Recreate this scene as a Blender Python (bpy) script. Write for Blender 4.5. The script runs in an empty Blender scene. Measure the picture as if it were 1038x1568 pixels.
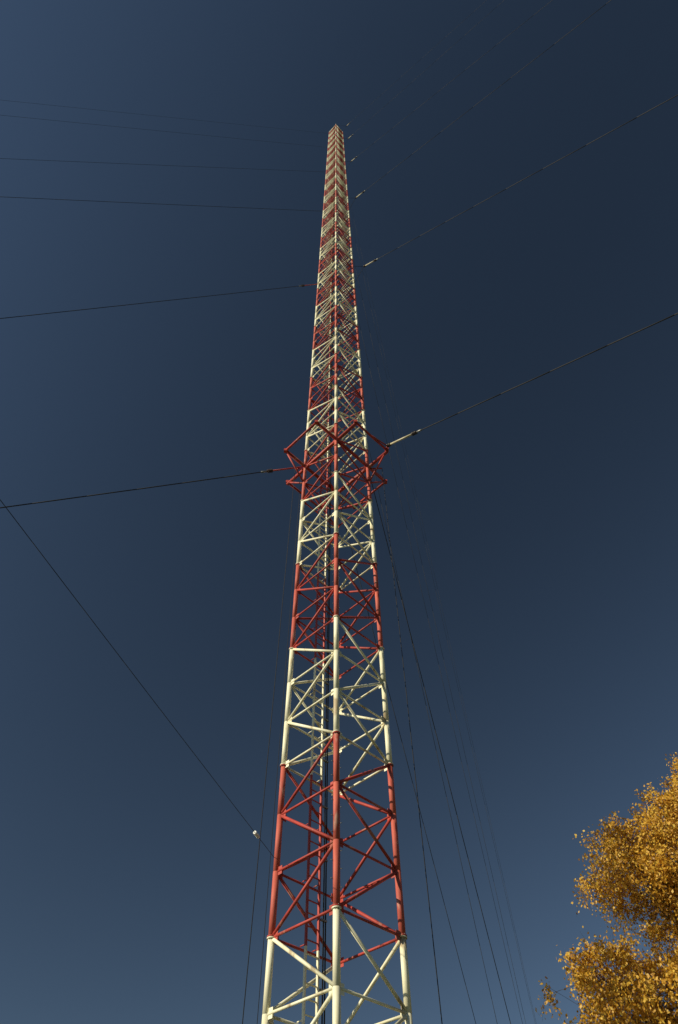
import bpy, math, random
from mathutils import Vector, Matrix, noise
random.seed(7)
D=16.65; A=1.5; MX=-0.11; PH=1.458; H0=8.03
S=bpy.context.scene; COL=bpy.context.collection

# ---------------- camera ----------------
cam=bpy.data.cameras.new("camera"); co=bpy.data.objects.new("camera",cam); COL.objects.link(co)
co.matrix_world=Matrix.Translation((0,0,1.6))@Matrix.Rotation(math.radians(144.2),4,'X')@Matrix.Rotation(math.radians(-0.38),4,'Z')
cam.sensor_fit='VERTICAL'; cam.sensor_height=36; cam.lens=22.96; cam.clip_end=5000
S.camera=co
S.view_settings.view_transform='Standard'; S.view_settings.look='None'; S.view_settings.exposure=0

# ---------------- world + sun ----------------
SAZ=-118; SEL=28
az=math.radians(SAZ); el=math.radians(SEL)
sd=Vector((math.sin(az)*math.cos(el),math.cos(az)*math.cos(el),math.sin(el)))
w=bpy.data.worlds.new("World"); S.world=w; w.use_nodes=True
nt=w.node_tree; bg=nt.nodes['Background']
sk=nt.nodes.new('ShaderNodeTexSky'); sk.sky_type='NISHITA'; sk.sun_disc=False
sk.sun_elevation=el; sk.sun_rotation=az
sk.altitude=4500; sk.air_density=1.0; sk.dust_density=0.1; sk.ozone_density=1.5
# polarised clear sky: darkest 90 degrees away from the sun
tc=nt.nodes.new('ShaderNodeTexCoord'); dp=nt.nodes.new('ShaderNodeVectorMath'); dp.operation='DOT_PRODUCT'
dp.inputs[1].default_value=sd
nt.links.new(tc.outputs['Generated'],dp.inputs[0])
sq=nt.nodes.new('ShaderNodeMath'); sq.operation='MULTIPLY'; nt.links.new(dp.outputs['Value'],sq.inputs[0]); nt.links.new(dp.outputs['Value'],sq.inputs[1])
ma=nt.nodes.new('ShaderNodeMath'); ma.operation='MULTIPLY_ADD'; ma.inputs[1].default_value=1.0; ma.inputs[2].default_value=.95
nt.links.new(sq.outputs[0],ma.inputs[0])
gm=nt.nodes.new('ShaderNodeGamma'); gm.inputs[1].default_value=1.08
mu=nt.nodes.new('ShaderNodeMix'); mu.data_type='RGBA'; mu.blend_type='MULTIPLY'; mu.inputs[0].default_value=1
mu.inputs[7].default_value=(1.06,1.0,.84,1)
sc_=nt.nodes.new('ShaderNodeVectorMath'); sc_.operation='SCALE'
nt.links.new(sk.outputs[0],gm.inputs[0]); nt.links.new(gm.outputs[0],mu.inputs[6]); nt.links.new(mu.outputs[2],sc_.inputs[0])
nt.links.new(ma.outputs[0],sc_.inputs['Scale']); nt.links.new(sc_.outputs[0],bg.inputs[0])
bg.inputs[1].default_value=0.05
sl=bpy.data.lights.new("sun","SUN"); so=bpy.data.objects.new("sun",sl); COL.objects.link(so)
sl.energy=5.0; sl.angle=math.radians(0.53); sl.color=(1,0.91,0.68)
so.rotation_euler=(-sd).to_track_quat('-Z','Y').to_euler(); so.location=sd*60+Vector((0,0,20))

# ---------------- materials ----------------
def mat(name,c1,c2,scale=2.0,rough=0.5,metal=0.0,det=6,lo=.35,hi=.65,c3=None,streak=False):
    m=bpy.data.materials.new(name); m.use_nodes=True; n=m.node_tree; b=n.nodes['Principled BSDF']
    tc=n.nodes.new('ShaderNodeTexCoord'); nz=n.nodes.new('ShaderNodeTexNoise')
    nz.inputs['Scale'].default_value=scale; nz.inputs['Detail'].default_value=det
    if streak:
        mp=n.nodes.new('ShaderNodeMapping'); mp.inputs['Scale'].default_value=(1,1,.35)
        n.links.new(tc.outputs['Object'],mp.inputs[0]); n.links.new(mp.outputs[0],nz.inputs['Vector'])
    else: n.links.new(tc.outputs['Object'],nz.inputs['Vector'])
    r=n.nodes.new('ShaderNodeValToRGB'); r.color_ramp.elements[0].position=lo; r.color_ramp.elements[1].position=hi
    r.color_ramp.elements[0].color=(*c1,1); r.color_ramp.elements[1].color=(*c2,1)
    if c3:
        e=r.color_ramp.elements.new(min(.98,hi+.06)); e.color=(*c3,1)
    n.links.new(nz.outputs[0],r.inputs[0]); n.links.new(r.outputs[0],b.inputs['Base Color'])
    b.inputs['Roughness'].default_value=rough; b.inputs['Metallic'].default_value=metal
    bp=n.nodes.new('ShaderNodeBump'); bp.inputs['Strength'].default_value=.15
    n.links.new(nz.outputs[0],bp.inputs['Height']); n.links.new(bp.outputs[0],b.inputs['Normal'])
    return m
M_W=mat("white_paint",(.88,.85,.66),(.74,.69,.48),3,.6,c3=(.46,.36,.22),hi=.6,streak=True)
M_R=mat("red_paint",(.48,.052,.036),(.32,.036,.028),3,.65,c3=(.40,.14,.10),hi=.6,streak=True)
M_RL=mat("sun_faded_red_paint",(.56,.12,.08),(.42,.07,.048),3.5,.7,c3=(.52,.25,.19),hi=.6,streak=True)
M_G=mat("galvanised_steel",(.30,.30,.28),(.18,.18,.17),5,.5,.6)
M_C=mat("steel_cable",(.020,.020,.022),(.012,.012,.014),8,.85,0)
M_I=mat("insulator_porcelain",(.07,.05,.045),(.04,.03,.03),8,.3)
M_Y=mat("weathered_link",(.62,.56,.38),(.42,.37,.25),5,.5)
M_WP=mat("white_porcelain",(.75,.75,.72),(.65,.65,.62),5,.3)
M_CON=mat("concrete",(.32,.31,.29),(.24,.23,.21),4,.9)
M_B=mat("birch_bark",(.55,.52,.47),(.40,.37,.33),3,.85,c3=(.05,.045,.04),streak=True)
M_TW=mat("twig_bark",(.07,.045,.03),(.045,.03,.02),5,.9)
M_GR=mat("grass",(.055,.075,.02),(.10,.09,.03),.6,1.0,det=10)

# ---------------- builder ----------------
class B:
    def __init__(s,name,mats): s.n=name; s.m=mats; s.v=[];s.f=[];s.mi=[];s.sm=[]
    def tube(s,p,q,r,mi=0,seg=8,r2=None,cap=True):
        p=Vector(p);q=Vector(q); d=(q-p)
        if d.length<1e-6:return
        d.normalize(); u=d.orthogonal().normalized() if abs(d.z)<.999 else Vector((1,0,0)); u=(u-d*u.dot(d)).normalized(); v=d.cross(u)
        r2=r if r2 is None else r2; b=len(s.v)
        for k in range(seg):
            t=2*math.pi*k/seg; s.v.append(p+(u*math.cos(t)+v*math.sin(t))*r)
        for k in range(seg):
            t=2*math.pi*k/seg; s.v.append(q+(u*math.cos(t)+v*math.sin(t))*r2)
        for k in range(seg):
            k2=(k+1)%seg; s.f.append((b+k,b+k2,b+seg+k2,b+seg+k)); s.mi.append(mi); s.sm.append(True)
        if cap:
            s.f.append(tuple(b+k for k in reversed(range(seg)))); s.mi.append(mi); s.sm.append(False)
            s.f.append(tuple(b+seg+k for k in range(seg))); s.mi.append(mi); s.sm.append(False)
    def path(s,pts,r,mi=0,seg=6,r2=None):
        n=len(pts)-1
        for i in range(n):
            ra=r if r2 is None else r+(r2-r)*i/n; rb=r if r2 is None else r+(r2-r)*(i+1)/n
            s.tube(pts[i],pts[i+1],ra,mi,seg,rb,cap=True)
    def box(s,c,x,y,z,mi=0):
        c=Vector(c);x=Vector(x);y=Vector(y);z=Vector(z);b=len(s.v)
        for i in(-1,1):
            for j in(-1,1):
                for k in(-1,1): s.v.append(c+x*i+y*j+z*k)
        for f in((0,1,3,2),(4,6,7,5),(0,4,5,1),(2,3,7,6),(0,2,6,4),(1,5,7,3)):
            s.f.append(tuple(b+i for i in f)); s.mi.append(mi); s.sm.append(False)
    def obj(s,parent=None):
        me=bpy.data.meshes.new(s.n); me.from_pydata([tuple(x) for x in s.v],[],s.f)
        for m in s.m: me.materials.append(m)
        me.polygons.foreach_set("material_index",s.mi); me.polygons.foreach_set("use_smooth",s.sm); me.update()
        o=bpy.data.objects.new(s.n,me); COL.objects.link(o)
        if parent: o.parent=parent
        return o
def empty(name):
    o=bpy.data.objects.new(name,None); COL.objects.link(o); return o

# ---------------- ground ----------------
g=B("ground",[M_GR]); N=40; ext=3000
xs=[math.copysign(abs(t)**3,t)*ext for t in [(-1+2*i/N) for i in range(N+1)]]
for y in xs:
    for x in xs:
        d=math.hypot(x,y); z=0 if d<150 else noise.noise(Vector((x,y,0))*.004)*12*min(1,(d-150)/600)
        g.v.append(Vector((x,y,z)))
for j in range(N):
    for i in range(N):
        k=j*(N+1)+i; g.f.append((k,k+1,k+N+2,k+N+1)); g.mi.append(0); g.sm.append(True)
g.obj()

# ---------------- mast ----------------
mast=empty("radio_mast")
cor={'L':(-A,0),'N':(0,-A),'R':(A,0),'F':(0,A)}
def nd(c,n): return Vector((MX+cor[c][0],D+cor[c][1],H0+n*PH))
NB=-5; NT=112
def cm(h): return 0 if (math.floor(h/3)%2==0) else 1     # 0 red,1 white
legs=B("legs",[M_RL,M_W]); hz=B("horizontal_bars",[M_R,M_W]); dg=B("diagonal_braces",[M_R,M_W]); gp=B("gusset_plates",[M_R,M_W,M_G])
for c in cor:
    for n in range(NB,NT):
        legs.tube(nd(c,n),nd(c,n+1),.080,cm(n+.5),14)
    for n in range(NB,NT+1):
        p=nd(c,n)
        if n%3==0:
            m=cm(n-.5); m2=cm(n+.5)
            gp.tube(p-Vector((0,0,.03)),p-Vector((0,0,.003)),.108,m,12); gp.tube(p+Vector((0,0,.003)),p+Vector((0,0,.03)),.108,m2,12)
            for k in range(6):
                t=k*math.pi/3; q=p+Vector((math.cos(t)*.094,math.sin(t)*.094,0))
                if n<30: gp.tube(q-Vector((0,0,.05)),q+Vector((0,0,.05)),.010,2,5)
faces=[('L','N'),('N','R'),('R','F'),('F','L')]
for (p,q) in faces:
    P0=nd(p,0);Q0=nd(q,0); d=(Q0-P0).normalized(); nin=Vector((MX,D,P0.z))-(P0+Q0)/2; nin.normalize()
    for n in range(NB,NT+1):
        a_=nd(p,n);b_=nd(q,n)
        m=cm(n+.01)
        hz.tube(a_+d*.08,b_-d*.08,.031,m,8)
        for e,sg in((a_,1),(b_,-1)):
            if n<60: gp.box(e+d*sg*.14,d*.075,nin*.005,Vector((0,0,.10)),m)
    for n in range(NB,NT):
        if n%2==0: s_,e_=nd(p,n),nd(q,n+1)
        else: s_,e_=nd(q,n),nd(p,n+1)
        dd=(e_-s_).normalized()
        dg.tube(s_+dd*.09,e_-dd*.09,.041,cm(n+.5),8)
for n in range(NB,30):
    if cm(n+.5)==0:
        for k in range(6):
            p=nd('N',n)+Vector((0,0,.2+k*.2)); sx=1 if k%2 else -1
            gp.tube(p+Vector((sx*.07,-.02,0)),p+Vector((sx*.13,-.05,0)),.009,2,5)
tp=Vector((MX,D,H0+NT*PH+.9))
for c in cor: legs.tube(nd(c,NT),tp,.06,0,8)
legs.tube(tp,tp+Vector((0,0,1.3)),.04,1,8)
legs.obj(mast); hz.obj(mast); dg.obj(mast); gp.obj(mast)
ld=B("ladder",[M_R,M_W,M_C,M_G])
fdir=Vector((1,1,0)).normalized(); nin=Vector((1,-1,0)).normalized()
lc=Vector((MX-A*.47,D+A*.47,0))+nin*.16
for n in range(NB,NT):
    z0=H0+n*PH; z1=z0+PH; m=cm(n+.5)
    for sg in(-1,1):
        c=lc+fdir*(.2*sg); ld.box((c.x,c.y,(z0+z1)/2),fdir*.022,nin*.03,Vector((0,0,PH/2)),m)
    for k in range(5):
        z=z0+(k+.5)*PH/5; p=lc+Vector((0,0,z)); ld.tube(p-fdir*.2,p+fdir*.2,.018,m,5,cap=False)
    for sg in(-1,1):
        c=lc+fdir*(.2*sg)+Vector((0,0,z0+.04)); ld.tube(c,c-nin*.2,.015,m,5)
cb=lc+fdir*.36
for k in range(2):
    c=cb+fdir*.07*k; ld.tube((c.x,c.y,.7),(c.x,c.y,H0+NT*PH),.018,2,6)
for n in range(NB,NT,1):
    ld.box((cb.x,cb.y,H0+n*PH+.7),fdir*.1,nin*.03,(0,0,.02),3)
ld.obj(mast)
# outrigger (torsion stabiliser) around node 14
n0=14
og=B("outrigger_frame",[M_R,M_G])
order=['L','N','R','F']; tips={}
for i in range(4):
    p=order[i]; q=order[(i+1)%4]; d=(nd(q,n0)-nd(p,n0)).normalized()
    P1=nd(p,n0)-d*1.27; Q1=nd(q,n0)+d*1.27
    off=Vector((0,0,.0 if i%2 else -.17))
    og.tube(P1+off,Q1+off,.082,0,8)
    tips[(p,q)]=P1; tips[(q,p)]=Q1
    if p!='N': og.tube(P1,nd(p,n0-1),.042,0,8)
    if q!='N': og.tube(Q1,nd(q,n0-1),.042,0,8)
for i in range(4):
    p=order[i]; q=order[(i+1)%4]; pp=order[(i-1)%4]; qn=order[(i+2)%4]
    og.tube(tips[(p,pp)],tips[(q,qn)],.058,0,8)
for k,t in tips.items(): og.box(t,(.08,0,0),(0,.08,0),(0,0,.09),0)
armL=nd('L',n0)+Vector((-.32*A,0,-.2)); armR=nd('R',n0)+Vector((.46*A,0,-.2))
og.tube(nd('L',n0)+Vector((0,0,-.2)),armL,.035,0,6); og.tube(nd('R',n0)+Vector((0,0,-.2)),armR,.035,0,6)
og.obj(mast)
bs=B("base_pedestal",[M_CON,M_G])
bs.box((MX,D,.15),(2.4,0,0),(0,2.4,0),(0,0,.25)); bs.box((MX,D,.52),(1.75,0,0),(0,1.75,0),(0,0,.122))
for c in cor:
    p=nd(c,NB); bs.tube((p.x,p.y,.64),p,.14,1,12)
bs.obj(mast)

# ---------------- guy wires ----------------
LV=[14,34,54,74,94,110]
RR=[.024,.021,.019,.015,.013,.012]
RAD={-105:[43,48,80,78,100,101],135:[52,51,82,82,104,104],16.5:[45,48,79,79,100,100]}
def guy(Pst,An,level,bridles=(),link=True,r=None,kind=0):
    b=B("guy_wire",[M_C,M_I,M_Y,M_R,M_G]); d=(An-Pst); L=d.length; dn=d.normalized()
    s=Pst; r=r or RR[level]
    for q in bridles: b.tube(q,Pst,.014 if level else .03,3 if level==0 else 0,6)
    if link:
        l=1.75
        b.tube(s,s+dn*l,.05 if kind==1 else .035,2 if kind==1 else 3,8)
        for k in range(4):
            o=s+dn*(l+.0+k*.07); b.tube(o,o+dn*.035,.095,1,10); b.tube(o+dn*.035,o+dn*.07,.05,1,8)
        if kind==1:
            for k in range(3):
                o=s+dn*(.05+k*.08); b.tube(o,o+dn*.04,.095,1,10)
        s=s+dn*(l+.28)
        b.tube(s,s+dn*.3,.045,4,8); s=s+dn*.2
    n=24; pts=[]
    for i in range(n+1):
        t=i/n; p=s.lerp(An,t); p=p-Vector((0,0,4*t*(1-t)*L*.004)); pts.append(p)
    b.path(pts,r,0,6); b.obj()
def M2(az,R):
    t=math.radians(az); return Vector((MX+R*math.sin(t),D+R*math.cos(t),.9))
for az_ in RAD:
    for i,n in enumerate(LV):
        An=M2(az_,RAD[az_][i])
        if az_==-105: guy(nd('L',n)+Vector((-.1,0,0)),An,i,link=i<2)
        elif az_==135:
            Q=Vector((MX+(1.6 if i==0 else 1.55)*A,D-(.75 if i==0 else .95)*A,H0+n*PH))
            guy(Q,An,i,(nd('R',n),nd('N',n)) if i else (tips[('R','F')],tips[('R','F')]+Vector((-.9,-.9,0))),link=i<6,kind=1)
        else: guy(nd('F',n),An,i,link=False,r=min(RR[i],.015))
    for R_ in sorted(set(round(x/6)*6 for x in RAD[az_])):
        p=M2(az_,R_); ab=B("guy_anchor_block",[M_CON,M_G]); t=math.radians(az_); e=Vector((math.sin(t),math.cos(t),0)); f_=Vector((e.y,-e.x,0))
        ab.box((p.x,p.y,.25),e*2.9,f_*1.0,(0,0,.35)); ab.box((p.x,p.y,.75),e*2.5,f_*.5,(0,0,.152)); ab.obj()
guy(nd('R',14),M2(18.5,46),1,link=False,r=.018)
for p,r in ((armL,.011),(nd('L',14)+Vector((-.2,.25,0)),.008),(armR,.012)):
    b=B("down_lead_cable",[M_C]); b.tube(p,(p.x,p.y,.0),r,0,5); b.obj()
aw=B("wire_antenna",[M_C,M_WP,M_TW]); p0=nd('L',1)+Vector((-.08,0,.36)); t=math.radians(-161)
dv=Vector((math.sin(t),math.cos(t),0.047)); L=60
pts=[p0+dv*(L*i/40)-Vector((0,0,4*(i/40)*(1-i/40)*.35)) for i in range(41)]
aw.path(pts,.0065,0,5)
dn=(pts[1]-pts[0]).normalized(); q=p0+dn*1.0
for k in range(4): aw.tube(q+dn*.06*k,q+dn*(.06*k+.045),.042,1,10)
e=pts[-1]; aw.tube((e.x,e.y,0),e+Vector((0,0,.4)),.16,2,10,.10)
aw.obj()

# ---------------- birch tree ----------------
def leafmat(name,c1,c2,c3):
    m=bpy.data.materials.new(name); m.use_nodes=True; n=m.node_tree; b=n.nodes['Principled BSDF']
    ge=n.nodes.new('ShaderNodeNewGeometry'); r=n.nodes.new('ShaderNodeValToRGB')
    r.color_ramp.elements[0].color=(*c1,1); r.color_ramp.elements[1].color=(*c3,1); e=r.color_ramp.elements.new(.45); e.color=(*c2,1)
    n.links.new(ge.outputs['Random Per Island'],r.inputs[0])
    b.inputs['Roughness'].default_value=.5
    tr=n.nodes.new('ShaderNodeBsdfTranslucent'); mx=n.nodes.new('ShaderNodeMixShader'); mx.inputs[0].default_value=.42
    n.links.new(r.outputs[0],b.inputs['Base Color']); n.links.new(r.outputs[0],tr.inputs[0])
    n.links.new(b.outputs[0],mx.inputs[1]); n.links.new(tr.outputs[0],mx.inputs[2]); n.links.new(mx.outputs[0],n.nodes['Material Output'].inputs[0])
    return m
M_L=leafmat("autumn_birch_leaves",(.42,.20,.015),(.72,.40,.035),(.82,.56,.09))
def birch(base,H,blobs,dens=66):
    root=empty("birch_tree"); tr=B("trunk_and_limbs",[M_B,M_TW]); lv=B("foliage",[M_L])
    base=Vector(base); pts=[]; K=16
    for i in range(K+1):
        t=i/K; pts.append(base+Vector((math.sin(t*3)*.35-.1,math.cos(t*2.3)*.25-.25,H*.94*t)))
    tr.path(pts,.24,0,10,.03)
    rnd=random.Random(3)
    for (c,rx,ry,rz) in blobs:
        c=Vector(c); zt=max(2.5,c.z-.9*math.hypot(c.x-base.x,c.y-base.y)-rz*.3); t=min(.93,zt/(H*.94)); st=pts[int(t*K)]
        k=7; lp=[]
        for i in range(k+1):
            s=i/k; p=st.lerp(c,s)+Vector((rnd.uniform(-.12,.12),rnd.uniform(-.12,.12),math.sin(s*math.pi)*.35))
            lp.append(p)
        tr.path(lp,.075,1,6,.018)
        nsub=int(dens*rx*ry*rz**.8)+15
        for j in range(nsub):
            while True:
                v=Vector((rnd.uniform(-1,1),rnd.uniform(-1,1),rnd.uniform(-1,1)))
                if .3<v.length<1: break
            sc=1+.45*noise.noise(v*2.1+c)
            p=c+Vector((v.x*rx,v.y*ry,v.z*rz))*sc
            if noise.noise(p*.9)<-.30: continue
            o=lp[rnd.randint(3,k)]; md=o.lerp(p,.6)+Vector((0,0,.25))
            tr.tube(o,md,.010,1,3,.007,False); tr.tube(md,p,.007,1,3,.004,False)
            for q in range(rnd.randint(3,5)):
                L=rnd.uniform(.3,.85); dr=Vector((rnd.gauss(0,.45),rnd.gauss(0,.45),rnd.uniform(-1,-.1))).normalized()
                if v.z>.5: dr.z=rnd.uniform(-.2,.9); dr.normalize(); L*=.75
                e=p+dr*L; tr.tube(p,e,.004,1,3,.002,False)
                for s in range(rnd.randint(15,22)):
                    x=p.lerp(e,rnd.random())+Vector((rnd.gauss(0,.085),rnd.gauss(0,.085),rnd.gauss(0,.085)))
                    n=Vector((rnd.gauss(-.6,1),rnd.gauss(-.4,1),rnd.gauss(0,.7))).normalized(); a=n.orthogonal().normalized(); a=Matrix.Rotation(rnd.uniform(0,6.28),3,n)@a; b_=n.cross(a)
                    sz=rnd.uniform(.025,.047); i0=len(lv.v)
                    lv.v+= [x-a*sz*1.15,x+b_*sz*.8-a*sz*.2,x+a*sz*1.25,x-b_*sz*.8-a*sz*.2]
                    lv.f.append((i0,i0+1,i0+2,i0+3)); lv.mi.append(0); lv.sm.append(False)
    tr.obj(root); lv.obj(root); return len(lv.f)
blobs=[((9.3,20.6,11.3),1.9,1.7,1.25),((11.0,20.7,12.5),1.6,1.6,1.3),((12.4,20.9,13.8),1.4,1.4,1.3),
 ((7.35,20.4,8.0),1.85,1.7,1.05),((10.7,20.8,9.7),1.8,1.8,1.4),((9.8,20.4,7.6),1.9,1.9,1.4),((12.6,20.6,11.0),1.9,2,1.6),
 ((14.2,21.5,12.0),1.9,1.9,1.7),((15.3,21.0,9.5),2.1,2.0,1.6),((13.3,19.6,8.4),2.1,2.0,1.6),((13.0,23.0,10.0),2.1,1.8,1.6),
 ((8.8,20.6,5.6),1.7,1.7,1.1),((12.2,18.9,5.9),1.9,1.9,1.2),((15.6,21.5,6.5),2.0,2.0,1.3),((13.3,21.2,15.0),.9,.9,1.0)]
cnt=birch((13.1,21.2,0),15.6,blobs)
